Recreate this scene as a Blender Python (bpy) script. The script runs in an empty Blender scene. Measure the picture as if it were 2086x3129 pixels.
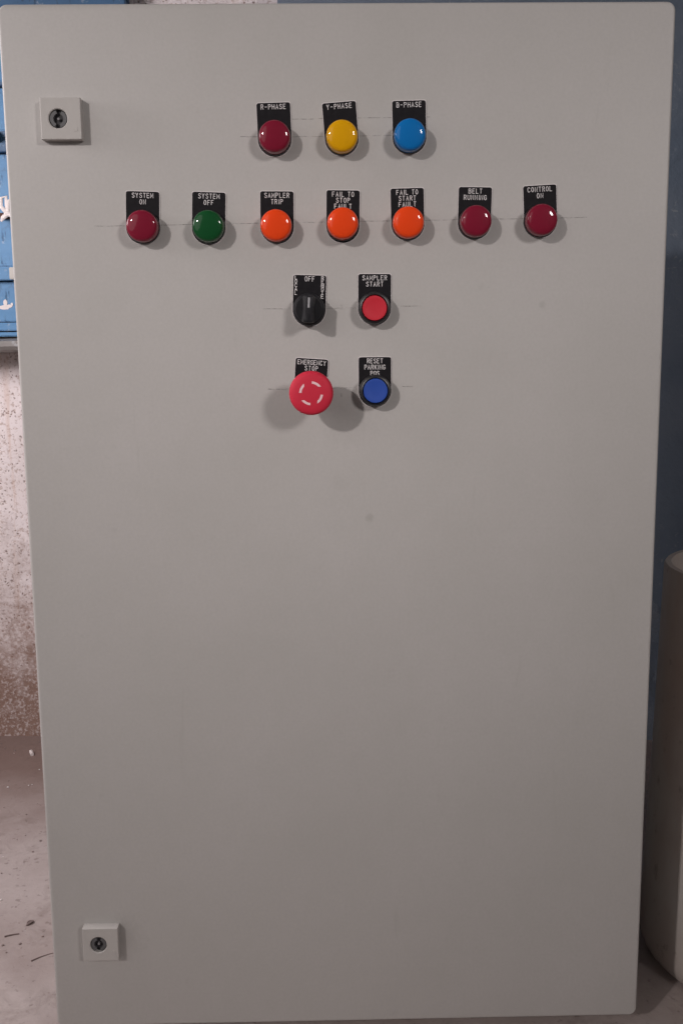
import bpy, bmesh, math, random
from mathutils import Vector, noise

random.seed(7)
scene = bpy.context.scene
col = scene.collection
R = math.radians

# ------------------------------------------------------------------ camera
cam_data = bpy.data.cameras.new('camera')
cam = bpy.data.objects.new('camera', cam_data)
col.objects.link(cam)
cam.location = (-0.01709, -0.95598, 0.68692)
cam.rotation_euler = (R(80.966), R(0.5624), R(-1.0084))
cam_data.sensor_fit = 'VERTICAL'
cam_data.sensor_height = 36.0
cam_data.lens = 35.666
cam_data.clip_start = 0.02
cam_data.clip_end = 60
scene.camera = cam

# ------------------------------------------------------------------ world and lamps (indoor workshop)
world = bpy.data.worlds.new('World')
scene.world = world
world.use_nodes = True
bg = world.node_tree.nodes['Background']
bg.inputs['Color'].default_value = (0.98, 0.91, 0.89, 1)
bg.inputs['Strength'].default_value = 0.045


def area_lamp(name, loc, target, size, watts, colour, spread=180):
    d = bpy.data.lights.new(name, 'AREA')
    d.shape = 'DISK'
    d.size = size
    d.energy = watts
    d.color = colour
    d.spread = R(spread)
    o = bpy.data.objects.new(name, d)
    col.objects.link(o)
    o.location = loc
    o.rotation_euler = (Vector(target) - Vector(loc)).to_track_quat('-Z', 'Y').to_euler()
    return o


# workshop lamp up to the left, a softer one up to the right, an added wide soft fill on the left to lift the shadows, and the lit bay beside the cabinet
area_lamp('workshop_lamp', (-1.95, -2.60, 1.86), (0.06, 0, 0.62), 0.14, 1.72, (1.0, 0.925, 0.905), 36)
area_lamp('workshop_lamp', (1.70, -2.60, 1.75), (-0.11, 0, 0.68), 0.50, 1.36, (1.0, 0.93, 0.915), 35)
area_lamp('fill_light', (-2.5, -2.9, 1.85), (0, 0, 0.6), 3.2, 20, (1.0, 0.932, 0.915))
area_lamp('bay_lamp', (-0.98, 0.01, 1.06), (-0.6, 0.80, 0.35), 0.40, 10.5, (1.0, 0.925, 0.945))

scene.render.engine = 'CYCLES'
scene.view_settings.view_transform = 'Standard'
scene.view_settings.look = 'None'
scene.view_settings.exposure = 0.0
scene.view_settings.gamma = 1.0
scene.view_settings.use_curve_mapping = False

# ------------------------------------------------------------------ materials
M = {}


def principled(name, colour, rough=0.5, spec=0.5, coat=0.0, coat_rough=0.05, metal=0.0):
    m = bpy.data.materials.new(name)
    m.use_nodes = True
    b = m.node_tree.nodes['Principled BSDF']
    b.inputs['Base Color'].default_value = (*colour, 1)
    b.inputs['Roughness'].default_value = rough
    b.inputs['Specular IOR Level'].default_value = spec
    b.inputs['Coat Weight'].default_value = coat
    b.inputs['Coat Roughness'].default_value = coat_rough
    b.inputs['Metallic'].default_value = metal
    M[name] = m
    return m


class Nodes:
    """small helper for building node trees on object coordinates"""

    def __init__(self, m):
        self.m = m
        self.t = m.node_tree
        self.b = self.t.nodes['Principled BSDF']
        self.co = self.t.nodes.new('ShaderNodeTexCoord').outputs['Object']

    def link(self, a, b):
        self.t.links.new(a, b)

    def mapping(self, scale=(1, 1, 1), rot=(0, 0, 0)):
        n = self.t.nodes.new('ShaderNodeMapping')
        n.inputs['Scale'].default_value = scale
        n.inputs['Rotation'].default_value = rot
        self.link(self.co, n.inputs['Vector'])
        return n.outputs['Vector']

    def noise(self, scale, detail=4, rough=0.55, vec=None, dist=0.0):
        n = self.t.nodes.new('ShaderNodeTexNoise')
        n.inputs['Scale'].default_value = scale
        n.inputs['Detail'].default_value = detail
        n.inputs['Roughness'].default_value = rough
        n.inputs['Distortion'].default_value = dist
        self.link(vec if vec is not None else self.co, n.inputs['Vector'])
        return n.outputs['Fac']

    def voronoi(self, scale, feature='F1', vec=None, rnd=1.0):
        n = self.t.nodes.new('ShaderNodeTexVoronoi')
        n.feature = feature
        n.inputs['Scale'].default_value = scale
        n.inputs['Randomness'].default_value = rnd
        self.link(vec if vec is not None else self.co, n.inputs['Vector'])
        return n.outputs['Distance']

    def ramp(self, fac, stops):
        n = self.t.nodes.new('ShaderNodeValToRGB')
        e = n.color_ramp.elements
        while len(e) < len(stops):
            e.new(0.5)
        for k, (p, c) in enumerate(stops):
            e[k].position = p
            e[k].color = (c, c, c, 1) if isinstance(c, (int, float)) else (*c, 1)
        self.link(fac, n.inputs['Fac'])
        return n.outputs['Color']

    def mix(self, fac, a, b, mode='MIX'):
        n = self.t.nodes.new('ShaderNodeMix')
        n.data_type = 'RGBA'
        n.blend_type = mode
        for sock, v in ((n.inputs[0], fac), (n.inputs[6], a), (n.inputs[7], b)):
            if isinstance(v, (int, float)):
                sock.default_value = v
            elif isinstance(v, tuple):
                sock.default_value = (*v, 1)
            else:
                self.link(v, sock)
        return n.outputs[2]

    def math(self, op, a, b=0.0):
        n = self.t.nodes.new('ShaderNodeMath')
        n.operation = op
        for sock, v in ((n.inputs[0], a), (n.inputs[1], b)):
            if isinstance(v, (int, float)):
                sock.default_value = v
            else:
                self.link(v, sock)
        return n.outputs[0]

    def axis(self, k):
        n = self.t.nodes.new('ShaderNodeSeparateXYZ')
        self.link(self.co, n.inputs[0])
        return n.outputs[k]

    def bump(self, h, strength, dist):
        n = self.t.nodes.new('ShaderNodeBump')
        n.inputs['Strength'].default_value = strength
        n.inputs['Distance'].default_value = dist
        self.link(h, n.inputs['Height'])
        prev = self.b.inputs['Normal']
        if prev.is_linked:
            self.link(prev.links[0].from_socket, n.inputs['Normal'])
        self.link(n.outputs['Normal'], prev)

    def base(self, c):
        self.link(c, self.b.inputs['Base Color'])


def cabinet_paint():
    m = principled('cabinet_paint', (0.47, 0.455, 0.44), 0.42, 0.4)
    n = Nodes(m)
    mott = n.noise(7, 5, 0.6)
    c = n.mix(n.ramp(mott, [(0.35, 0.0), (0.7, 1.0)]), (0.455, 0.442, 0.424), (0.480, 0.463, 0.450))
    grain = n.ramp(n.noise(330, 3, 0.6), [(0.32, 0.0), (0.68, 1.0)])
    c = n.mix(n.math('MULTIPLY', grain, 0.32), c, (0.395, 0.380, 0.366))
    blot = n.ramp(n.noise(70, 4, 0.6), [(0.35, 0.0), (0.65, 1.0)])
    c = n.mix(n.math('MULTIPLY', blot, 0.13), c, (0.40, 0.385, 0.365))
    dust = n.noise(34, 6, 0.72)
    c = n.mix(n.math('MULTIPLY', n.ramp(dust, [(0.64, 0.0), (0.76, 1.0)]), 0.25), c, (0.30, 0.28, 0.265))
    scuff = n.noise(1.0, 4, 0.7, n.mapping((30, 30, 5), (0, 0.35, 0)), 0.8)
    c = n.mix(n.math('MULTIPLY', n.ramp(scuff, [(0.66, 0.0), (0.74, 1.0)]), 0.16), c, (0.34, 0.32, 0.30))
    # finger smudges and small scuffs left on the paint
    for px, pz, rad, amt in ((0.0254, 0.529, 0.005, 0.20), (0.186, 0.727, 0.004, 0.18), (-0.003, 0.563, 0.010, 0.05),
                             (-0.222, 0.885, 0.022, 0.10), (-0.226, 0.10, 0.024, 0.12), (0.010, 0.62, 0.03, 0.06)):
        d = n.t.nodes.new('ShaderNodeVectorMath')
        d.operation = 'DISTANCE'
        n.link(n.co, d.inputs[0])
        d.inputs[1].default_value = (px, 0, pz)
        wob = n.math('ADD', d.outputs['Value'], n.math('MULTIPLY', n.math('SUBTRACT', n.noise(110, 4, 0.7), 0.5), rad * 1.8))
        mask = n.ramp(n.math('DIVIDE', wob, rad), [(0.35, 1.0), (1.0, 0.0)])
        c = n.mix(n.math('MULTIPLY', mask, amt), c, (0.17, 0.15, 0.135))
    n.base(c)
    n.bump(n.noise(420, 3, 0.5), 0.10, 0.0006)
    n.bump(n.noise(5, 2, 0.4), 0.08, 0.02)
    n.link(n.ramp(mott, [(0.3, 0.40), (0.75, 0.52)]), n.b.inputs['Roughness'])


def whitewash():
    m = principled('whitewash', (0.7, 0.65, 0.66), 0.9, 0.2)
    n = Nodes(m)
    z = n.axis(2)
    lump = n.noise(170, 5, 0.65, dist=0.5)
    wv = n.t.nodes.new('ShaderNodeVectorMath')
    wv.operation = 'MULTIPLY_ADD'
    nz = n.t.nodes.new('ShaderNodeTexNoise')
    nz.inputs['Scale'].default_value = 130
    n.link(n.co, nz.inputs['Vector'])
    n.link(nz.outputs['Color'], wv.inputs[0])
    wv.inputs[1].default_value = (0.009, 0.009, 0.009)
    n.link(n.co, wv.inputs[2])
    pits = n.voronoi(150, 'F1', wv.outputs[0])
    pit_mask = n.ramp(n.noise(60, 3, 0.6), [(0.46, 0.0), (0.56, 1.0)])
    c = n.mix(n.noise(14, 4, 0.6), (0.82, 0.755, 0.765), (0.74, 0.655, 0.635))
    c = n.mix(n.math('MULTIPLY', n.ramp(lump, [(0.37, 1.0), (0.46, 0.0)]), 0.62), c, (0.40, 0.29, 0.245))
    c = n.mix(n.math('MULTIPLY', n.math('MULTIPLY', n.ramp(pits, [(0.16, 1.0), (0.34, 0.0)]), pit_mask), 0.9), c, (0.20, 0.14, 0.12))
    streak = n.noise(1.0, 4, 0.6, n.mapping((42, 1, 3.2)))
    c = n.mix(n.math('MULTIPLY', n.ramp(streak, [(0.56, 0.0), (0.70, 1.0)]), 0.5), c, (0.55, 0.36, 0.26))
    # mud splashed up from the floor
    edge = n.math('ADD', z, n.math('MULTIPLY', n.math('SUBTRACT', n.noise(16, 6, 0.7), 0.5), 0.6))
    mud = n.ramp(edge, [(0.07, 1.0), (0.36, 0.0)])
    flake = n.ramp(n.noise(170, 4, 0.65), [(0.50, 1.0), (0.62, 0.55)])
    c = n.mix(n.math('MULTIPLY', n.math('MULTIPLY', mud, flake), 0.95), c, (0.250, 0.155, 0.120))
    n.base(c)
    n.bump(lump, 0.45, 0.004)
    n.bump(n.math('MULTIPLY', n.ramp(pits, [(0.1, 0.0), (0.32, 1.0)]), 1.0), 0.3, 0.002)


def concrete_floor():
    m = principled('concrete_floor', (0.42, 0.36, 0.34), 0.8, 0.25)
    n = Nodes(m)
    y = n.axis(1)
    big = n.noise(5.5, 6, 0.62)
    mid = n.noise(22, 5, 0.65, dist=0.5)
    c = n.mix(n.ramp(big, [(0.36, 0.0), (0.64, 1.0)]), (0.37, 0.305, 0.285), (0.50, 0.435, 0.415))
    c = n.mix(n.math('MULTIPLY', n.ramp(mid, [(0.53, 0.0), (0.68, 1.0)]), 0.55), c, (0.29, 0.235, 0.215))
    c = n.mix(n.math('MULTIPLY', n.ramp(n.noise(110, 3, 0.6), [(0.62, 0.0), (0.70, 1.0)]), 0.5), c, (0.18, 0.14, 0.125))
    # damp brown dirt collected along the foot of the wall
    edge = n.math('ADD', y, n.math('MULTIPLY', n.math('SUBTRACT', n.noise(7, 5, 0.65), 0.5), 0.35))
    c = n.mix(n.math('MULTIPLY', n.ramp(edge, [(0.42, 0.0), (0.72, 1.0)]), 0.85), c, (0.20, 0.135, 0.115))
    n.base(c)
    n.bump(n.noise(160, 4, 0.6), 0.25, 0.002)
    n.bump(mid, 0.25, 0.006)
    n.link(n.ramp(big, [(0.3, 0.62), (0.7, 0.85)]), n.b.inputs['Roughness'])


def old_blue(name, light, dark, chip):
    m = principled(name, light, 0.5, 0.4)
    n = Nodes(m)
    a = n.noise(9, 5, 0.6, n.mapping((1, 1, 2.0)))
    c = n.mix(n.ramp(a, [(0.35, 0.0), (0.65, 1.0)]), light, dark)
    scr = n.noise(30, 4, 0.7, n.mapping((2.2, 1, 0.8), (0, 0.7, 0)), 1.2)
    c = n.mix(n.math('MULTIPLY', n.ramp(scr, [(0.55, 0.0), (0.64, 1.0)]), 0.75), c, chip)
    c = n.mix(n.math('MULTIPLY', n.ramp(n.noise(55, 4, 0.7), [(0.60, 0.0), (0.68, 1.0)]), 0.4), c, (0.50, 0.52, 0.54))
    n.base(c)
    n.bump(a, 0.3, 0.004)
    n.bump(n.ramp(scr, [(0.6, 1.0), (0.68, 0.0)]), 0.3, 0.002)


def slate_wall():
    m = principled('slate_paint', (0.10, 0.125, 0.165), 0.75, 0.3)
    n = Nodes(m)
    a = n.noise(6, 5, 0.6)
    c = n.mix(n.ramp(a, [(0.35, 0.0), (0.65, 1.0)]), (0.150, 0.190, 0.250), (0.195, 0.232, 0.288))
    fl = n.noise(85, 4, 0.7, dist=1.0)
    patch = n.ramp(n.noise(5, 3, 0.5), [(0.44, 0.0), (0.58, 1.0)])
    c = n.mix(n.math('MULTIPLY', n.math('MULTIPLY', n.ramp(fl, [(0.60, 0.0), (0.66, 1.0)]), patch), 0.75), c, (0.30, 0.33, 0.37))
    n.base(c)
    n.bump(n.noise(50, 5, 0.6), 0.45, 0.005)


def drum_fibre():
    m = principled('drum_fibre', (0.30, 0.26, 0.24), 0.55, 0.4)
    n = Nodes(m)
    a = n.noise(7, 5, 0.6, n.mapping((1, 1, 0.5)))
    c = n.mix(n.ramp(a, [(0.35, 0.0), (0.65, 1.0)]), (0.52, 0.49, 0.46), (0.44, 0.35, 0.31))
    c = n.mix(n.math('MULTIPLY', n.ramp(n.noise(45, 4, 0.7), [(0.6, 0.0), (0.7, 1.0)]), 0.4), c, (0.16, 0.12, 0.10))
    n.base(c)
    n.bump(n.noise(60, 4, 0.6), 0.15, 0.003)


def lens_mat(name, colour, rough=0.16):
    m = principled(name, colour, rough + 0.3, 0.05, 0.75, 0.03)
    n = Nodes(m)
    a = n.noise(160, 3, 0.6)
    n.base(n.mix(n.math('MULTIPLY', a, 0.16), colour, tuple(0.72 * k for k in colour)))


def worn(name, colour, rough, spec=0.4, amount=0.25, scale=180):
    m = principled(name, colour, rough, spec)
    n = Nodes(m)
    a = n.noise(scale, 4, 0.65)
    dusty = tuple(min(1, k * 1.25 + 0.012) for k in colour)
    n.base(n.mix(n.math('MULTIPLY', n.ramp(a, [(0.4, 0.0), (0.7, 1.0)]), amount), colour, dusty))
    n.bump(a, 0.08, 0.0008)


cabinet_paint()
whitewash()
concrete_floor()
slate_wall()
drum_fibre()
old_blue('sky_blue_paint', (0.088, 0.245, 0.45), (0.066, 0.20, 0.385), (0.035, 0.085, 0.16))
old_blue('deep_blue_paint', (0.05, 0.125, 0.24), (0.04, 0.10, 0.19), (0.02, 0.04, 0.07))
old_blue('bare_plaster', (0.50, 0.48, 0.44), (0.42, 0.39, 0.35), (0.20, 0.17, 0.15))
old_blue('sill_concrete', (0.25, 0.235, 0.22), (0.18, 0.165, 0.155), (0.10, 0.085, 0.075))
lens_mat('lens_crimson', (0.205, 0.010, 0.030))
lens_mat('lens_yellow', (0.72, 0.36, 0.002))
lens_mat('lens_blue', (0.004, 0.155, 0.46))
lens_mat('lens_green', (0.006, 0.072, 0.020))
lens_mat('lens_orange', (0.84, 0.065, 0.010))
worn('cap_red', (0.56, 0.016, 0.034), 0.5, 0.4, 0.12)
worn('cap_blue', (0.018, 0.068, 0.36), 0.5, 0.4, 0.15)
worn('mushroom_red', (0.56, 0.022, 0.050), 0.6, 0.25, 0.10)
worn('plate_black', (0.006, 0.005, 0.007), 0.6, 0.18, 0.3)
worn('plate_core', (0.70, 0.66, 0.66), 0.5, 0.4, 0.1)
worn('engraving', (0.82, 0.79, 0.79), 0.6, 0.3, 0.1)
worn('black_plastic', (0.011, 0.011, 0.013), 0.38, 0.45, 0.5)
worn('knob_black', (0.011, 0.011, 0.014), 0.55, 0.3, 0.4)
worn('mark_grey', (0.36, 0.36, 0.38), 0.5, 0.4, 0.2)
worn('arrow_pink', (0.80, 0.55, 0.58), 0.5, 0.4, 0.1)
worn('lock_plastic', (0.465, 0.445, 0.425), 0.45, 0.4, 0.15)
worn('lock_dark', (0.015, 0.014, 0.018), 0.4, 0.4, 0.2)
worn('lock_grey', (0.10, 0.10, 0.105), 0.35, 0.5, 0.3)
worn('steel_pin', (0.22, 0.21, 0.22), 0.4, 0.5, 0.2)
worn('paper_white', (0.74, 0.68, 0.66), 0.8, 0.2, 0.1)
worn('twig_brown', (0.19, 0.145, 0.135), 0.8, 0.2, 0.4)
worn('grit_grey', (0.24, 0.19, 0.175), 0.9, 0.2, 0.4)
worn('grit_pale', (0.70, 0.66, 0.64), 0.8, 0.3, 0.2)
worn('dark_rubber', (0.02, 0.018, 0.018), 0.7, 0.3, 0.3)
worn('rust', (0.10, 0.045, 0.03), 0.8, 0.2, 0.4)

m = principled('pencil', (0.17, 0.16, 0.155), 0.6, 0.3)
n = Nodes(m)
gap = n.ramp(n.noise(170, 3, 0.7), [(0.40, 0.04), (0.68, 0.62)])
n.link(gap, n.b.inputs['Alpha'])

m = principled('clear_plastic', (0.45, 0.48, 0.52), 0.3, 0.5)
n = Nodes(m)
n.link(n.ramp(n.noise(30, 4, 0.7), [(0.4, 0.06), (0.65, 0.32)]), n.b.inputs['Alpha'])


# ------------------------------------------------------------------ mesh helpers (door face is the plane y = 0, the room is at y < 0)
WLOC = {}


def new_obj(name, verts, faces, mats, parent=None, loc=(0, 0, 0), roty=0.0, smooth=False, fmat=None):
    me = bpy.data.meshes.new(name)
    me.from_pydata([tuple(v) for v in verts], [], faces)
    bm = bmesh.new()
    bm.from_mesh(me)
    bmesh.ops.recalc_face_normals(bm, faces=bm.faces)
    bm.to_mesh(me)
    bm.free()
    for mm in (mats if isinstance(mats, (list, tuple)) else [mats]):
        me.materials.append(M[mm])
    if fmat:
        for p, k in zip(me.polygons, fmat):
            p.material_index = k
    if smooth:
        for p in me.polygons:
            p.use_smooth = True
        try:
            me.set_sharp_from_angle(angle=R(smooth if smooth is not True else 40))
        except Exception:
            pass
    o = bpy.data.objects.new(name, me)
    col.objects.link(o)
    attach(o, parent, loc)
    o.rotation_euler.y = roty
    return o


def attach(o, parent, loc):
    loc = Vector(loc)
    if parent is not None:
        o.parent = parent
        o.location = loc - WLOC[parent.name]
    else:
        o.location = loc
    WLOC[o.name] = loc


def empty(name, loc, parent=None):
    o = bpy.data.objects.new(name, None)
    col.objects.link(o)
    o.empty_display_size = 0.05
    attach(o, parent, loc)
    return o


def tag(o, label=None, cat=None, group=None, kind=None):
    for k, v in (('label', label), ('category', cat), ('group', group), ('kind', kind)):
        if v:
            o[k] = v
    return o


def lathe(profile, seg=48, cx=0.0, cz=0.0):
    """profile: (radius, height towards the viewer) pairs; closed with caps where the radius is 0"""
    v, f = [], []
    rings = []
    for r, d in profile:
        if r < 1e-7:
            v.append((cx, -d, cz))
            rings.append([len(v) - 1])
        else:
            st = len(v)
            for k in range(seg):
                a = 2 * math.pi * k / seg
                v.append((cx + r * math.cos(a), -d, cz + r * math.sin(a)))
            rings.append(list(range(st, st + seg)))
    for a, b in zip(rings, rings[1:]):
        for k in range(seg):
            k2 = (k + 1) % seg
            if len(a) == 1:
                f.append((a[0], b[k], b[k2]))
            elif len(b) == 1:
                f.append((a[k], a[k2], b[0]))
            else:
                f.append((a[k], a[k2], b[k2], b[k]))
    return v, f


def stack(outline_rings):
    """outline_rings: list of closed loops of equal length, bridged, first and last capped"""
    v, f = [], []
    n_ = len(outline_rings[0])
    for ring in outline_rings:
        v += ring
    for i in range(len(outline_rings) - 1):
        for k in range(n_):
            k2 = (k + 1) % n_
            f.append((i * n_ + k, i * n_ + k2, (i + 1) * n_ + k2, (i + 1) * n_ + k))
    f.append(tuple(range(n_)))
    b = (len(outline_rings) - 1) * n_
    f.append(tuple(range(b, b + n_)))
    return v, f


def rrect(x0, x1, z0, z1, r, y, seg=6):
    pts = []
    for cx, cz, a0 in ((x1 - r, z1 - r, 0), (x0 + r, z1 - r, 90), (x0 + r, z0 + r, 180), (x1 - r, z0 + r, 270)):
        for k in range(seg + 1):
            a = R(a0 + 90 * k / seg)
            pts.append((cx + r * math.cos(a), y, cz + r * math.sin(a)))
    return pts


def soft_box(x0, x1, z0, z1, y_back, y_front, corner, edge, seg=6, esteps=4, round_back=False):
    rings = []
    if round_back:
        for k in range(esteps + 1):
            a = R(90 * k / esteps)
            i = edge * (1 - math.sin(a))
            rings.append(rrect(x0 + i, x1 - i, z0 + i, z1 - i, max(corner - i, 1e-4), y_back - edge * (1 - math.cos(a)) + 0.0, seg))
        rings = rings[:]
    else:
        rings.append(rrect(x0, x1, z0, z1, corner, y_back, seg))
    for k in range(esteps + 1):
        a = R(90 * k / esteps)
        i = edge * (1 - math.cos(a))
        rings.append(rrect(x0 + i, x1 - i, z0 + i, z1 - i, max(corner - i, 1e-4), y_front + edge * (1 - math.sin(a)), seg))
    return stack(rings)


def box(x0, x1, y0, y1, z0, z1, b=0.0):
    """box with small chamfers on all vertical and depth edges via a bmesh bevel"""
    bm = bmesh.new()
    bmesh.ops.create_cube(bm, size=1)
    for v in bm.verts:
        v.co = Vector(((x0 + x1) / 2 + v.co.x * (x1 - x0), (y0 + y1) / 2 + v.co.y * (y1 - y0), (z0 + z1) / 2 + v.co.z * (z1 - z0)))
    if b:
        bmesh.ops.bevel(bm, geom=list(bm.edges), offset=b, segments=2, affect='EDGES')
    bm.verts.ensure_lookup_table()
    vs = [v.co.copy() for v in bm.verts]
    fs = [tuple(v.index for v in f.verts) for f in bm.faces]
    bm.free()
    return vs, fs


def ribbon(pts, hw, y):
    """flat mitred stroke through 2-D points (x, z) at depth y"""
    pts = [Vector(p) for p in pts]
    closed = (pts[0] - pts[-1]).length < 1e-9 and len(pts) > 3
    if closed:
        pts = pts[:-1]
    n_ = len(pts)
    L, Rr = [], []
    for i in range(n_):
        if closed:
            d0 = (pts[i] - pts[i - 1]).normalized()
            d1 = (pts[(i + 1) % n_] - pts[i]).normalized()
        else:
            d0 = (pts[i] - pts[i - 1]).normalized() if i else (pts[1] - pts[0]).normalized()
            d1 = (pts[i + 1] - pts[i]).normalized() if i < n_ - 1 else d0
        t = (d0 + d1)
        t = t.normalized() if t.length > 1e-6 else d0
        nn = Vector((-t.y, t.x))
        den = max(0.5, nn.dot(Vector((-d0.y, d0.x))))
        off = nn * (hw / den)
        p = pts[i].copy()
        if not closed:
            if i == 0:
                p -= d1 * hw * 0.7
            if i == n_ - 1:
                p += d0 * hw * 0.7
        L.append((p.x + off.x, y, p.y + off.y))
        Rr.append((p.x - off.x, y, p.y - off.y))
    v = L + Rr
    f = [(i, i + 1, n_ + i + 1, n_ + i) for i in range(n_ - 1)]
    if closed:
        f.append((n_ - 1, 0, n_, 2 * n_ - 1))
    return v, f


def merge(parts):
    v, f = [], []
    for pv, pf in parts:
        b = len(v)
        v += list(pv)
        f += [tuple(i + b for i in q) for q in pf]
    return v, f


# engraver's single-stroke alphabet on a unit-high, 0.58-wide cell
W_ = 0.58
OV = [(0.29 + 0.29 * math.cos(a) * 1.0, 0.5 + 0.5 * math.sin(a)) for a in [R(90 + 30 * k) for k in range(12)]]
OV = [(x, z) for x, z in OV] + [OV[0]]
CARC = [(0.56, 0.80), (0.46, 0.95), (0.29, 1.0), (0.12, 0.93), (0.02, 0.72), (0, 0.5), (0.02, 0.28), (0.12, 0.07), (0.29, 0), (0.46, 0.05), (0.56, 0.20)]
BOWL = [(0, 1), (0.36, 1), (0.52, 0.93), (0.57, 0.77), (0.52, 0.60), (0.36, 0.53), (0, 0.53)]
GLYPH = {
    'A': [[(0, 0), (0.29, 1), (0.58, 0)], [(0.12, 0.36), (0.46, 0.36)]],
    'B': [[(0, 0), (0, 1), (0.36, 1), (0.5, 0.93), (0.54, 0.77), (0.5, 0.6), (0.36, 0.53), (0, 0.53)], [(0.36, 0.53), (0.53, 0.44), (0.58, 0.27), (0.52, 0.07), (0.36, 0), (0, 0)]],
    'C': [CARC],
    'E': [[(0.55, 1), (0, 1), (0, 0), (0.55, 0)], [(0, 0.52), (0.46, 0.52)]],
    'F': [[(0.55, 1), (0, 1), (0, 0)], [(0, 0.52), (0.44, 0.52)]],
    'G': [CARC[:-1] + [(0.57, 0.2), (0.57, 0.45), (0.34, 0.45)]],
    'H': [[(0, 0), (0, 1)], [(0.58, 0), (0.58, 1)], [(0, 0.52), (0.58, 0.52)]],
    'I': [[(0.08, 0), (0.08, 1)]],
    'K': [[(0, 0), (0, 1)], [(0.56, 1), (0, 0.38)], [(0.19, 0.58), (0.58, 0)]],
    'L': [[(0, 1), (0, 0), (0.55, 0)]],
    'M': [[(-0.05, 0), (-0.05, 1), (0.29, 0.3), (0.63, 1), (0.63, 0)]],
    'N': [[(0, 0), (0, 1), (0.58, 0), (0.58, 1)]],
    'O': [OV],
    'P': [[(0, 0)] + BOWL],
    'R': [[(0, 0)] + BOWL, [(0.30, 0.53), (0.58, 0)]],
    'S': [[(0.56, 0.82), (0.46, 0.95), (0.29, 1), (0.11, 0.95), (0.02, 0.8), (0.08, 0.62), (0.29, 0.52), (0.5, 0.41), (0.57, 0.23), (0.48, 0.06), (0.29, 0), (0.11, 0.04), (0.01, 0.18)]],
    'T': [[(0, 1), (0.58, 1)], [(0.29, 1), (0.29, 0)]],
    'U': [[(0, 1), (0, 0.25), (0.09, 0.05), (0.29, 0), (0.49, 0.05), (0.58, 0.25), (0.58, 1)]],
    'Y': [[(0, 1), (0.29, 0.5), (0.58, 1)], [(0.29, 0.5), (0.29, 0)]],
    '-': [[(0.04, 0.5), (0.54, 0.5)]],
}


def text_strokes(s, cx, top, cap, pitch, hw, y, out, wscale=0.84):
    adv = []
    for ch in s:
        adv.append(pitch * (0.5 if ch == 'I' else 0.72 if ch == ' ' else 1.0))
    total = sum(adv) - (pitch - W_ * cap * wscale)
    x = cx - total / 2
    k = 0
    for ch, a in zip(s, adv):
        for st in GLYPH.get(ch, []):
            jx = random.uniform(-0.02, 0.02) * cap
            out.append(ribbon([(x + px * cap * wscale + jx, top - cap + pz * cap) for px, pz in st], hw, y - 0.00001 * (k % 7)))
            k += 1
        x += a


PL_W, PL_T = 0.0312, 0.0010          # legend plate: width and thickness
PL_DROP = 0.0318                     # top edge to the centre of the round end


def plate_outline(inset, y):
    hw = PL_W / 2 - inset
    r = 0.0022 - inset * 0.5
    pts = []
    for k in range(5):
        a = R(90 * k / 4)
        pts.append((hw - r + r * math.cos(a), y, -inset - r + r * math.sin(a)))
    for k in range(5):
        a = R(90 + 90 * k / 4)
        pts.append((-hw + r + r * math.cos(a), y, -inset - r + r * math.sin(a)))
    for k in range(25):
        a = R(180 + 180 * k / 24)
        pts.append((hw * math.cos(a), y, -PL_DROP + hw * math.sin(a)))
    return pts


def legend_plate(parent, topmid, angle, lines, first=0.0020, cap=0.0040, pitch=0.00335, lead=0.0056, extra=None):
    v, f = stack([plate_outline(0, 0.0), plate_outline(0, -PL_T + 0.0001), plate_outline(0.00048, -PL_T + 0.0001), plate_outline(0.00056, -PL_T - 0.00005)])
    n_ = 35
    fm = [0] * n_ + [0] * n_ + [1] * n_ + [0, 1]
    loc = (topmid[0], 0.0, topmid[1])
    new_obj('legend_plate', v, f, ['plate_core', 'plate_black'], parent, loc, R(-angle), fmat=fm)
    out = []
    yy = -PL_T - 0.00012
    for i, s in enumerate(lines):
        p, c = pitch, cap
        if len(s) >= 9:
            p = 0.00298
        text_strokes(s, 0, -first - lead * i, c, p, 0.00023, yy, out)
    for ch, x, top, cp in (extra or []):
        text_strokes(ch, x, top, cp, 0.003, 0.00024, yy, out, 1.05)
    v, f = merge(out)
    new_obj('lettering', v, f, 'engraving', parent, loc, R(-angle))


# ------------------------------------------------------------------ the setting
FZ = -0.02      # floor level
v, f = [], []
NX, NY = 60, 50
for j in range(NY + 1):
    for i in range(NX + 1):
        x = -3 + 6 * i / NX
        y = -3.5 + (0.90 + 3.5) * j / NY
        v.append((x, y, FZ + 0.004 * (noise.noise((x * 2.3, y * 2.3, 0)) - 0.4) if abs(x) > 0.34 or y > 0.4 or y < -0.1 else FZ - 0.001))
for j in range(NY):
    for i in range(NX):
        a = j * (NX + 1) + i
        f.append((a, a + 1, a + NX + 2, a + NX + 1))
tag(new_obj('floor', v, f, 'concrete_floor', smooth=True), kind='structure')

WALL_Y = 0.875
v, f = [], []
NX, NZ = 170, 150
for j in range(NZ + 1):
    for i in range(NX + 1):
        x = -2.6 + 3.0 * i / NX
        z = -0.06 + 2.66 * j / NZ
        h = 0.006 * noise.noise((x * 9, 1.3, z * 9)) + 0.004 * noise.noise((x * 31, 4.3, z * 31))
        h += 0.012 * max(0, 0.10 - z) * 5 * (0.6 + noise.noise((x * 12, 9.1, 0)))
        v.append((x, WALL_Y - h, z))
for j in range(NZ):
    for i in range(NX):
        a = j * (NX + 1) + i
        f.append((a, a + 1, a + NX + 2, a + NX + 1))
tag(new_obj('wall_back', v, f, 'whitewash', smooth=True), kind='structure')

v, f = box(-0.085, 2.4, 0.80, 0.98, -0.05, 2.6, 0.008)
tag(new_obj('wall_pier', v, f, 'slate_paint'), kind='structure')

# ------------------------------------------------------------------ blue shutter set in the wall, left of the cabinet
SY = 0.84


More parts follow.
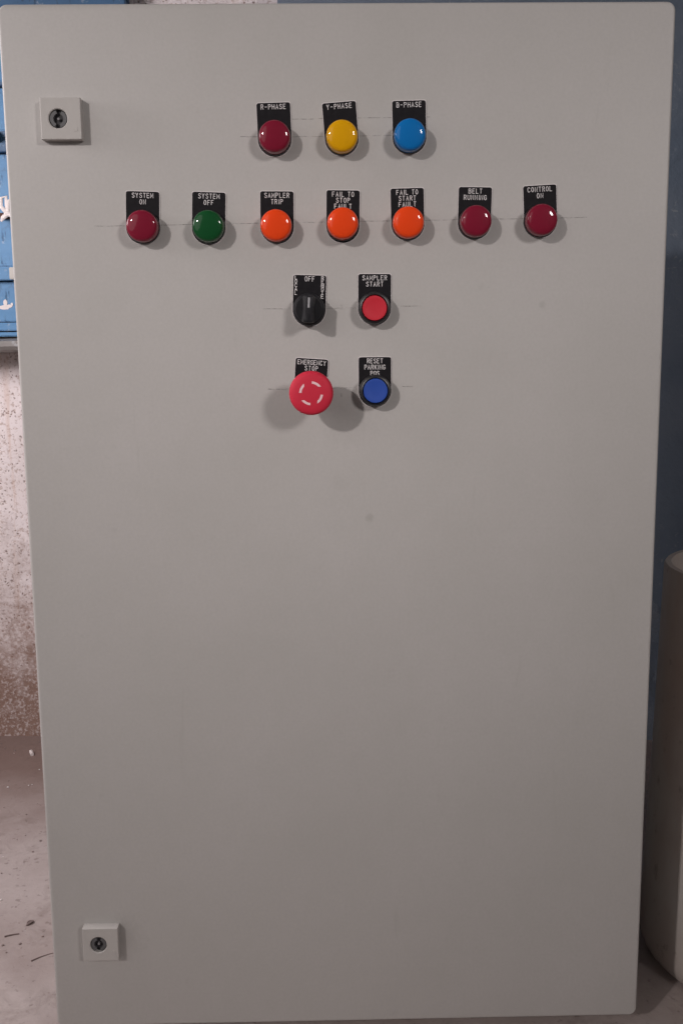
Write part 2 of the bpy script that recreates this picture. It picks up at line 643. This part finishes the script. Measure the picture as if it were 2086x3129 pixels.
def part_box(name, parent, x0, x1, y0, y1, z0, z1, mat, b=0.002):
    c = ((x0 + x1) / 2, (y0 + y1) / 2, (z0 + z1) / 2)
    v_, f_ = box(x0 - c[0], x1 - c[0], y0 - c[1], y1 - c[1], z0 - c[2], z1 - c[2], b)
    return new_obj(name, v_, f_, mat, parent, c)


sh = tag(empty('window_shutter', (-0.85, SY, 0.72)), 'weathered sky-blue painted window shutter with horizontal boards and rails in the whitewashed wall', 'shutter')
X0, X1 = -1.45, -0.335
rows = [(0.742, 0.810), (0.835, 0.916), (0.917, 1.020), (1.058, 1.126), (1.152, 1.230)]
for z0, z1 in rows:
    part_box('board', sh, X0, X1, SY, SY + 0.022, z0, z1, 'sky_blue_paint', 0.0015)
# rails stand proud between the boards
for z0, z1, pr, mat in ((0.717, 0.724, 0.012, 'sky_blue_paint'), (0.7265, 0.7405, 0.006, 'sky_blue_paint'), (0.8115, 0.8335, 0.016, 'sky_blue_paint'), (1.0215, 1.0345, 0.020, 'deep_blue_paint'),
                        (1.0360, 1.0565, 0.006, 'deep_blue_paint'), (1.1275, 1.1335, 0.014, 'deep_blue_paint'), (1.135, 1.1505, 0.008, 'sky_blue_paint'),
                        (1.2315, 1.262, 0.014, 'deep_blue_paint')):
    part_box('rail', sh, X0, X1, SY - pr, SY + 0.026, z0, z1, mat, 0.0015)
part_box('head_rail', sh, X0, -0.452, SY - 0.018, SY + 0.03, 1.2640, 1.33, 'deep_blue_paint', 0.002)
part_box('head_rail', sh, -0.450, X1, SY - 0.018, SY + 0.03, 1.2640, 1.33, 'deep_blue_paint', 0.002)
part_box('bare_patch', sh, -0.549, -0.500, SY - 0.0185, SY - 0.0155, 0.8125, 0.8325, 'bare_plaster', 0.001)
bolt = part_box('bolt', sh, -0.60, -0.553, SY - 0.018, SY - 0.0062, 1.0385, 1.054, 'deep_blue_paint', 0.002)
v, f = lathe([(0.0, 0.0), (0.0045, 0.0), (0.0045, 0.016), (0.003, 0.019), (0, 0.019)], 14)
new_obj('knob', v, f, 'rust', bolt, (-0.557, SY - 0.0175, 1.0455), smooth=True)
# staple holding the rag
part_box('staple', sh, -0.562, -0.518, SY - 0.014, SY + 0.001, 0.9135, 0.9225, 'rust', 0.0015)
# paint spot shaped like a splash
sp = []
for cx, cz, rx, rz in ((-0.566, 0.7665, 0.0095, 0.0042), (-0.5575, 0.7685, 0.0050, 0.0030), (-0.5640, 0.7735, 0.0034, 0.0062), (-0.553, 0.7715, 0.0022, 0.0028)):
    sp.append(([(cx + rx * math.cos(R(a)) * random.uniform(0.85, 1.1), SY - 0.0004 - 0.0002 * len(sp), cz + rz * math.sin(R(a)) * random.uniform(0.85, 1.1)) for a in range(0, 360, 24)], [tuple(range(15))]))
v, f = merge(sp)
new_obj('paint_splash', v, f, 'paper_white', sh, (0, 0, 0))

# concrete sill under the shutter
v = []
NX = 60
prof = [(0.88, 0.712), (0.80, 0.7125), (0.786, 0.708), (0.783, 0.700), (0.786, 0.693), (0.80, 0.690), (0.88, 0.690)]
for i in range(NX + 1):
    x = -1.6 + 1.30 * i / NX
    for k, (y, z) in enumerate(prof):
        j = 0.0025 * noise.noise((x * 25, k * 3.1, 0))
        v.append((x, y + (j if 0 < k < 6 else 0), z + j))
f = []
m_ = len(prof)
for i in range(NX):
    for k in range(m_ - 1):
        a = i * m_ + k
        f.append((a, a + 1, a + m_ + 1, a + m_))
    f.append((i * m_ + m_ - 1, i * m_, (i + 1) * m_, (i + 1) * m_ + m_ - 1))
f += [tuple(range(m_)), tuple(range(NX * m_, NX * m_ + m_))]
tag(new_obj('window_sill', v, f, 'sill_concrete'), 'worn grey concrete ledge below the blue shutter', 'ledge')

# white rag knotted on the shutter
def tube(pts, radii, seg=8, flat=1.0):
    v_, f_ = [], []
    P = [Vector(p) for p in pts]
    for i, p in enumerate(P):
        t = (P[min(i + 1, len(P) - 1)] - P[max(i - 1, 0)]).normalized()
        a = t.cross(Vector((0, 1, 0)))
        a = a.normalized() if a.length > 1e-4 else Vector((1, 0, 0))
        b = t.cross(a).normalized()
        for k in range(seg):
            th = 2 * math.pi * k / seg
            v_.append(p + a * radii[i] * math.cos(th) + b * radii[i] * flat * math.sin(th))
    for i in range(len(P) - 1):
        for k in range(seg):
            k2 = (k + 1) % seg
            f_.append((i * seg + k, i * seg + k2, (i + 1) * seg + k2, (i + 1) * seg + k))
    f_.append(tuple(range(seg)))
    f_.append(tuple(range((len(P) - 1) * seg, len(P) * seg)))
    return v_, f_


rx, ry, rz = -0.545, SY - 0.018, 0.920
loops = [
    tube([(rx, ry, rz + 0.72 * (rz - rz)), (rx - 0.010, ry - 0.004, rz + 0.72 * (rz + 0.016 - rz)), (rx - 0.009, ry - 0.003, rz + 0.72 * (rz + 0.036 - rz)), (rx - 0.002, ry, rz + 0.72 * (rz + 0.040 - rz)), (rx - 0.002, ry, rz + 0.72 * (rz + 0.02 - rz)), (rx + 0.001, ry, rz + 0.72 * (rz - rz))], [0.004, 0.0035, 0.003, 0.003, 0.003, 0.004], 8, 0.6),
    tube([(rx, ry, rz + 0.72 * (rz - rz)), (rx + 0.006, ry - 0.004, rz + 0.72 * (rz + 0.018 - rz)), (rx + 0.010, ry - 0.002, rz + 0.72 * (rz + 0.034 - rz)), (rx + 0.003, ry - 0.004, rz + 0.72 * (rz + 0.030 - rz)), (rx + 0.001, ry - 0.005, rz + 0.72 * (rz + 0.005 - rz))], [0.004, 0.003, 0.0028, 0.003, 0.004], 8, 0.6),
    tube([(rx - 0.004, ry - 0.004, rz + 0.72 * (rz + 0.004 - rz)), (rx + 0.010, ry - 0.006, rz + 0.72 * (rz - 0.006 - rz)), (rx + 0.020, ry - 0.004, rz + 0.72 * (rz - 0.004 - rz))], [0.004, 0.0045, 0.002], 8, 0.7),
    tube([(rx, ry - 0.002, rz + 0.72 * (rz - rz)), (rx - 0.008, ry - 0.005, rz + 0.72 * (rz - 0.010 - rz)), (rx - 0.012, ry - 0.001, rz + 0.72 * (rz - 0.016 - rz))], [0.004, 0.004, 0.002], 8, 0.7)]
v, f = merge(loops)
tag(new_obj('rag', v, f, 'paper_white', smooth=60), 'twisted white rag strip knotted onto the blue shutter', 'rag')

# ------------------------------------------------------------------ roll beside the cabinet
def ring_body(r_out0, r_out1, r_in, h, seg=72):
    v_, f_ = [], []
    prof_ = [(r_in - 0.004, 0.012), (r_in, h - 0.004), (r_in + 0.002, h), (r_out1 - 0.002, h), (r_out1, h - 0.003), ((r_out0 + r_out1) / 2, h * 0.5), (r_out0, 0.03), (r_out0 - 0.001, 0.016), (r_out0 - 0.005, 0.006), (r_out0 - 0.013, 0)]
    for r, z in prof_:
        for k in range(seg):
            a = 2 * math.pi * k / seg
            rr = r * (1 + 0.004 * math.sin(3 * a + z * 9))
            v_.append((rr * math.cos(a), rr * math.sin(a), z))
    for i in range(len(prof_) - 1):
        for k in range(seg):
            k2 = (k + 1) % seg
            f_.append((i * seg + k, i * seg + k2, (i + 1) * seg + k2, (i + 1) * seg + k))
    f_.append(tuple(range(seg)))
    f_.append(tuple(range((len(prof_) - 1) * seg, len(prof_) * seg)))
    return v_, f_


v, f = ring_body(0.150, 0.138, 0.128, 0.466)
tag(new_obj('upright_roll', v, f, 'drum_fibre', None, (0.503, 0.140, FZ - 0.001), smooth=50), 'pale grey-brown hollow roll standing upright on the floor beside the cabinet', 'roll')

# crumpled plastic leaning on the pier behind the drum
v, f = [], []
NX, NZ = 16, 22
for j in range(NZ + 1):
    for i in range(NX + 1):
        u, w = i / NX, j / NZ
        x = 0.42 + 0.26 * u + 0.02 * noise.noise((u * 3, w * 4, 2))
        z = FZ + 0.002 + 0.34 * w * (0.85 + 0.3 * noise.noise((u * 2.5, 3, 0)))
        y = 0.52 + 0.24 * w + 0.075 * noise.noise((u * 4.5, w * 5.5, 7)) + 0.03 * noise.noise((u * 11, w * 12, 3))
        v.append((x, min(y, 0.79), z))
for j in range(NZ):
    for i in range(NX):
        a = j * (NX + 1) + i
        f.append((a, a + 1, a + NX + 2, a + NX + 1))
tag(new_obj('plastic_sheet', v, f, 'clear_plastic', smooth=25), 'crumpled clear plastic sheet slumped against the dark pier behind the upright roll', 'plastic sheet')

# ------------------------------------------------------------------ the control cabinet
H = 0.991
cab = tag(empty('control_cabinet', (0, 0.15, FZ)), 'light grey steel control cabinet with rows of coloured lamps and push buttons on its door', 'cabinet')
v, f = soft_box(-0.2985, 0.2985, FZ + 0.008, H - 0.002, 0.320, 0.021, 0.006, 0.003)
new_obj('enclosure_body', v, f, 'cabinet_paint', cab, (0, 0, 0), smooth=40)
v, f = box(-0.285, 0.285, 0.060, 0.31, FZ, FZ + 0.0075, 0.001)
new_obj('plinth', v, f, 'dark_rubber', cab, (0, 0, 0))
v, f = soft_box(-0.3, 0.3, 0, H, 0.0185, 0.0, 0.0080, 0.0028, 8, 6)
door = new_obj('door', v, f, 'cabinet_paint', cab, (0, 0, 0), smooth=35)
v, f = box(-0.290, 0.290, 0.0188, 0.0208, 0.01, H - 0.01)
new_obj('gasket', v, f, 'dark_rubber', cab, (0, 0, 0))

LENS = [(0.0140, 0.0038), (0.0141, 0.0100), (0.01405, 0.0115), (0.0138, 0.0130), (0.0133, 0.0142), (0.0125, 0.0151), (0.0113, 0.0157), (0.0092, 0.0162), (0.0060, 0.0166), (0.0025, 0.0168), (0, 0.0168)]
COLLAR = [(0.0, 0.0), (0.0147, 0.0), (0.0147, 0.0030), (0.0143, 0.0037), (0.0, 0.0037)]

lamps = [
    ('lens_crimson', -0.0581, 0.8755, -0.0592, 0.9072, 1.47, ['R-PHASE'], 'dark red lamp marked R-PHASE'),
    ('lens_yellow', 0.0018, 0.8754, -0.0006, 0.9073, 4.32, ['Y-PHASE'], 'yellow lamp marked Y-PHASE'),
    ('lens_blue', 0.0622, 0.8761, 0.0622, 0.9083, 1.27, ['B-PHASE'], 'blue lamp marked B-PHASE'),
    ('lens_crimson', -0.1784, 0.7993, -0.1786, 0.8315, -2.0, ['SYSTEM', 'ON'], 'dark red lamp marked SYSTEM ON'),
    ('lens_green', -0.1192, 0.7988, -0.1188, 0.8304, -2.2, ['SYSTEM', 'OFF'], 'green lamp marked SYSTEM OFF'),
    ('lens_orange', -0.0583, 0.7990, -0.0574, 0.8307, -0.66, ['SAMPLER', 'TRIP'], 'orange lamp marked SAMPLER TRIP'),
    ('lens_orange', 0.0017, 0.8003, 0.0026, 0.8312, -0.95, ['FAIL TO', 'STOP', 'FAULT'], 'orange lamp marked FAIL TO STOP FAULT'),
    ('lens_orange', 0.0609, 0.8007, 0.0606, 0.8326, 1.21, ['FAIL TO', 'START', 'FAULT'], 'orange lamp marked FAIL TO START FAULT'),
    ('lens_crimson', 0.1220, 0.8013, 0.1228, 0.8331, -1.2, ['BELT', 'RUNNING'], 'dark red lamp marked BELT RUNNING'),
    ('lens_crimson', 0.1815, 0.8020, 0.1812, 0.8343, 2.9, ['CONTROL', 'ON'], 'dark red lamp marked CONTROL ON'),
]
for mat, lx, lz, tx, tz, ang, lines, lab in lamps:
    base = (lx, -PL_T - 0.0001, lz)
    v, f = lathe(COLLAR)
    o = new_obj('indicator_lamp', v, f, 'black_plastic', cab, base, smooth=35)
    o['label'] = lab
    v, f = lathe(LENS)
    new_obj('lens', v, f, mat, o, base, smooth=60)
    legend_plate(o, (tx, tz), ang, lines, lead=0.0056 if len(lines) < 3 else 0.0053)

# push buttons with a black ring
RING = [(0.0, 0.0), (0.0146, 0.0), (0.0148, 0.0020), (0.0148, 0.0085), (0.0143, 0.0108), (0.0134, 0.0122), (0.0122, 0.0126), (0.0119, 0.0120), (0.0118, 0.0070), (0.0, 0.0070)]
CAPP = [(0.0114, 0.0072), (0.0114, 0.0108), (0.0110, 0.0115), (0.0100, 0.0116), (0.0080, 0.0113), (0.0040, 0.0110), (0, 0.0109)]
for mat, lx, lz, tx, tz, ang, lines, lab, kw in (
        ('cap_red', 0.0301, 0.7251, 0.0309, 0.7568, -0.49, ['SAMPLER', 'START'], 'red push button marked SAMPLER START', {}),
        ('cap_blue', 0.0306, 0.6500, 0.0307, 0.6812, -0.18, ['RESET', 'PARKING', 'POS'], 'blue push button marked RESET PARKING POS', dict(pitch=0.0031, lead=0.0057))):
    base = (lx, -PL_T - 0.0001, lz)
    v, f = lathe(RING)
    o = new_obj('push_button', v, f, 'black_plastic', cab, base, smooth=35)
    o['label'] = lab
    v, f = lathe(CAPP)
    new_obj('button_cap', v, f, mat, o, base, smooth=40)
    legend_plate(o, (tx, tz), ang, lines, **kw)

# three-position selector
base = (-0.0299, -PL_T - 0.0001, 0.7245)
v, f = lathe([(0.0, 0.0), (0.0146, 0.0), (0.0148, 0.0020), (0.0148, 0.0075), (0.0140, 0.0095), (0.0128, 0.0102), (0.0125, 0.0108), (0.0118, 0.0135), (0.0, 0.0140)])
o = new_obj('selector_switch', v, f, 'knob_black', cab, base, smooth=30)
o['label'] = 'black rotary selector marked LOCAL OFF REMOTE'
rings = []
for d, hw_, zt, zb in ((0.0120, 0.0064, 0.0122, 0.0122), (0.0200, 0.0054, 0.0126, 0.0126), (0.0258, 0.0047, 0.0120, 0.0127), (0.0274, 0.0041, 0.0113, 0.0121), (0.0281, 0.0030, 0.0102, 0.0110)):
    rings.append([(sx * hw_, -d, z) for sx, z in ((-0.62, -zb), (0.62, -zb), (0.92, -zb * 0.93), (1.0, -zb * 0.8), (0.9, 0), (1.0, zt * 0.8), (0.92, zt * 0.93), (0.62, zt),
                                                  (-0.62, zt), (-0.92, zt * 0.93), (-1.0, zt * 0.8), (-0.9, 0), (-1.0, -zb * 0.8), (-0.92, -zb * 0.93))])
v, f = stack(rings)
new_obj('handle', v, f, 'knob_black', o, base, R(3.5), smooth=30)
v, f = box(-0.0009, 0.0009, -0.02840, -0.0279, 0.0008, 0.0098, 0.0001)
new_obj('position_mark', v, f, 'mark_grey', o, base, R(3.5))
extra = [(c, -0.0126, -0.0013 - 0.00345 * k, 0.0031) for k, c in enumerate('LOCAL')]
extra += [(c, 0.0118, -0.0013 - 0.00330 * k, 0.0033) for k, c in enumerate('REMOTE')]
legend_plate(o, (-0.0286, 0.7562), -1.99, ['OFF'], first=0.0017, cap=0.0043, extra=extra)

# emergency stop mushroom
base = (-0.0285, -PL_T - 0.0001, 0.6495)
v, f = lathe([(0.0, 0.0), (0.0146, 0.0), (0.0148, 0.002), (0.0148, 0.008), (0.0135, 0.0105), (0.0125, 0.0105), (0.0110, 0.012), (0.0105, 0.028), (0.0, 0.028)])
o = new_obj('emergency_stop', v, f, 'black_plastic', cab, base, smooth=35)
o['label'] = 'red mushroom button with four white arrows, marked EMERGENCY STOP'
MUSH = [(0.0, 0.0270), (0.0125, 0.0270), (0.0150, 0.0285), (0.0182, 0.0305), (0.0195, 0.0322), (0.0199, 0.0342), (0.0197, 0.0366), (0.0190, 0.0386), (0.0176, 0.0397), (0.0150, 0.0404), (0.0110, 0.0410), (0.0060, 0.0413), (0.0030, 0.0414), (0, 0.0414)]
v, f = lathe(MUSH, 64)
head = new_obj('mushroom_head', v, f, 'mushroom_red', o, base, smooth=50)


def mush_h(r):
    for (r0, d0), (r1, d1) in zip(MUSH[::-1], MUSH[::-1][1:]):
        if r0 <= r <= r1 and r1 > r0:
            return d0 + (d1 - d0) * (r - r0) / (r1 - r0)
    return 0.042


for a0, a1 in ((86, 38), (-8, -55), (-95, -140), (177, 131)):
    v, f = [], []
    st = 8
    for k in range(st + 1):
        t = k / st
        a = R(a0 + (a1 - a0) * t)
        ro, ri = 0.0107, 0.0086
        da = 0.0
        if k == st:
            da = R(4.5)     # slanted arrow end
        for r, ds in ((ri, da), (ro, -da)):
            d = mush_h(r) + 0.00012
            v.append((r * math.cos(a + ds), -d, r * math.sin(a + ds)))
    for k in range(st):
        f.append((2 * k, 2 * k + 1, 2 * k + 3, 2 * k + 2))
    new_obj('arrow', v, f, 'arrow_pink', o, base)
legend_plate(o, (-0.0277, 0.6803), -4.1, ['EMERGENCY', 'STOP'], lead=0.0054)

# two square quarter-turn locks
def lock(cx, cz, key_dx, key_tilt, label):
    s, T, hole = 0.0178, 0.0096, 0.0082
    seg = 48
    outs = []
    for inset, d in ((0.0, 0.0), (0.0, T - 0.0007), (0.0002, T - 0.0002), (0.0007, T)):
        ring = []
        for k in range(seg):
            a = 2 * math.pi * k / seg
            c_, s_ = math.cos(a), math.sin(a)
            q = (s - inset) / max(abs(c_), abs(s_))
            x, z = q * c_, q * s_
            lim = s - inset
            if abs(x) > lim - 0.0010 and abs(z) > lim - 0.0010:
                x *= 0.992
                z *= 0.992
            ring.append((x, -d, z))
        outs.append(ring)
    for r, d in ((hole + 0.0008, T), (hole, T - 0.0006), (hole, T - 0.0050)):
        outs.append([(key_dx + r * math.cos(2 * math.pi * k / seg), -d, r * math.sin(2 * math.pi * k / seg)) for k in range(seg)])
    v_, f_ = stack(outs)
    base_ = (cx, 0.0, cz)
    o_ = new_obj('door_lock', v_, f_, 'lock_plastic', cab, base_, smooth=15)
    o_['label'] = label
    fl = T - 0.0049
    v_, f_ = lathe([(0, fl), (0.00815, fl), (0.00815, fl + 0.0002), (0, fl + 0.0002)], 40)
    new_obj('key_recess', v_, f_, 'lock_dark', o_, (cx + key_dx, 0, cz), smooth=30)
    for side in (0, 180):
        outer, inner = [], []
        for k in range(17):
            t = -70 + 140 * k / 16
            a = R(side + t)
            outer.append((0.0074 * math.cos(a), 0.0074 * math.sin(a)))
            inner.append((0.0044 * math.cos(a), 0.0044 * math.sin(a)))
        lp = outer + inner[::-1]
        v_, f_ = stack([[(x, -(fl + 0.0003), z) for x, z in lp], [(x, -(T - 0.0014), z) for x, z in lp]])
        new_obj('barrel_half', v_, f_, 'lock_grey', o_, (cx + key_dx, 0, cz), R(key_tilt))
    v_, f_ = lathe([(0, fl), (0.0012, fl), (0.0012, T - 0.0018), (0.0007, T - 0.0014), (0, T - 0.0014)], 16)
    new_obj('pin', v_, f_, 'steel_pin', o_, (cx + key_dx, 0, cz), smooth=35)
    # small moulded square mark on the housing
    v_, f_ = box(-0.0016, 0.0016, -T - 0.0003, -T + 0.0002, -0.0019, 0.0019, 0.0002)
    new_obj('moulded_mark', v_, f_, 'lock_plastic', o_, (cx + 0.0130, 0, cz - 0.0090))


lock(-0.2469, 0.8925, -0.0024, 6, 'upper square lock with grey key barrel')
lock(-0.2490, 0.0973, -0.0021, 3, 'lower square lock with dark key barrel')

# pencil setting-out lines left on the door
def pencil(p0, p1, hw=0.00030, wob=0.0004):
    n_ = max(2, int((Vector(p1) - Vector(p0)).length / 0.006))
    pts = []
    for k in range(n_ + 1):
        t = k / n_
        x = p0[0] + (p1[0] - p0[0]) * t
        z = p0[1] + (p1[1] - p0[1]) * t
        pts.append((x, z + wob * noise.noise((x * 60, z * 60, 3))))
    v_, f_ = ribbon(pts, hw, -0.00016)
    new_obj('pencil_line', v_, f_, 'pencil', cab, (0, 0, 0))


pencil((-0.0890, 0.8779), (-0.0745, 0.8778))
pencil((-0.0425, 0.8926), (0.0810, 0.8940))
pencil((-0.0425, 0.8776), (0.0470, 0.8782), 0.00022)
pencil((-0.2235, 0.8009), (0.2250, 0.8053), 0.00026)
pencil((-0.0726, 0.7260), (-0.0450, 0.7257), 0.00032)
pencil((-0.0145, 0.7257), (0.0150, 0.7262), 0.0002)
pencil((0.0552, 0.7273), (0.0632, 0.7272), 0.0004)
pencil((0.0632, 0.7272), (0.0735, 0.7271), 0.0002)
pencil((0.0002, 0.7288), (0.0001, 0.7246))
pencil((-0.0690, 0.6521), (-0.0590, 0.6520), 0.0003)
pencil((-0.0590, 0.6520), (-0.0480, 0.6522), 0.0002)
pencil((-0.0120, 0.6524), (0.0120, 0.6527), 0.0002)
pencil((0.0567, 0.6532), (0.0660, 0.6531), 0.00032)
pencil((-0.0006, 0.6472), (-0.0007, 0.6440), 0.0004)
pencil((0.0650, 0.8938), (0.0810, 0.8940), 0.0002)

# ------------------------------------------------------------------ litter on the floor
def floor_z(x, y):
    return FZ + 0.004 * (noise.noise((x * 2.3, y * 2.3, 0)) - 0.4)


def stick(name, p0, p1, r0, r1, mat, label, cat, group=None, bend=0.05):
    a, b = Vector((*p0, floor_z(*p0) + r0 * 0.8)), Vector((*p1, floor_z(*p1) + r1 * 0.8))
    side = Vector((-(b - a).y, (b - a).x, 0))
    pts = [a.lerp(b, k / 5) + side * bend * math.sin(math.pi * k / 5) for k in range(6)]
    v_, f_ = tube(pts, [r0 + (r1 - r0) * k / 5 for k in range(6)], 7)
    return tag(new_obj(name, v_, f_, mat, smooth=50), label, cat, group)


stick('paper_stub', (-0.551, 0.788), (-0.545, 0.774), 0.0034, 0.0032, 'paper_white', 'small white paper stub lying on the dirty floor near the wall', 'litter', bend=0.0)
stick('twig', (-0.3700, 0.1490), (-0.3485, 0.1650), 0.0010, 0.0005, 'twig_brown', 'thin dark twig on the pale floor beside the cabinet', 'twig')
stick('twig', (-0.4170, 0.2000), (-0.4010, 0.2060), 0.0011, 0.0008, 'twig_brown', 'short dark twig chip beside a dry leaf', 'twig')


def leaf(loc, rot, ln, w):
    pts = [(ln * (k / 6 - 0.5), w * math.sin(math.pi * k / 6)) for k in range(7)]
    ringp = pts + [(x, -z) for x, z in pts[1:-1][::-1]]
    v_ = []
    for lift in (0.0, 0.0008):
        for x, y in ringp:
            X = x * math.cos(rot) - y * math.sin(rot)
            Y = x * math.sin(rot) + y * math.cos(rot)
            v_.append((X, Y, lift + 0.002 * (abs(y) / w)))
    n_ = len(ringp)
    f_ = [tuple(range(n_)), tuple(range(n_, 2 * n_))] + [(k, (k + 1) % n_, n_ + (k + 1) % n_, n_ + k) for k in range(n_)]
    return new_obj('dry_leaf', v_, f_, 'twig_brown', None, (loc[0], loc[1], floor_z(*loc) + 0.0004))


tag(leaf((-0.394, 0.229), R(60), 0.0135, 0.0030), 'small curled dry leaf on the pale floor', 'leaf')
grit, gritp = [], []
for k in range(260):
    x, y = random.uniform(-0.9, -0.30), random.uniform(-0.15, 0.84)
    r = random.uniform(0.0006, 0.0019)
    bm = bmesh.new()
    bmesh.ops.create_icosphere(bm, subdivisions=1, radius=r)
    bm.verts.ensure_lookup_table()
    vs = [(v_.co.x * random.uniform(0.7, 1.5) + x, v_.co.y * random.uniform(0.7, 1.3) + y, v_.co.z * 0.7 + floor_z(x, y) + r * 0.4) for v_ in bm.verts]
    fs = [tuple(q.index for q in fc.verts) for fc in bm.faces]
    bm.free()
    (gritp if k % 6 == 0 else grit).append((vs, fs))
v, f = merge(grit)
tag(new_obj('grit', v, f, 'grit_grey'), 'fine brown grit scattered over the floor', 'grit', kind='stuff')
v, f = merge(gritp)
tag(new_obj('plaster_crumbs', v, f, 'grit_pale'), 'pale plaster crumbs scattered over the floor', 'crumbs', kind='stuff')
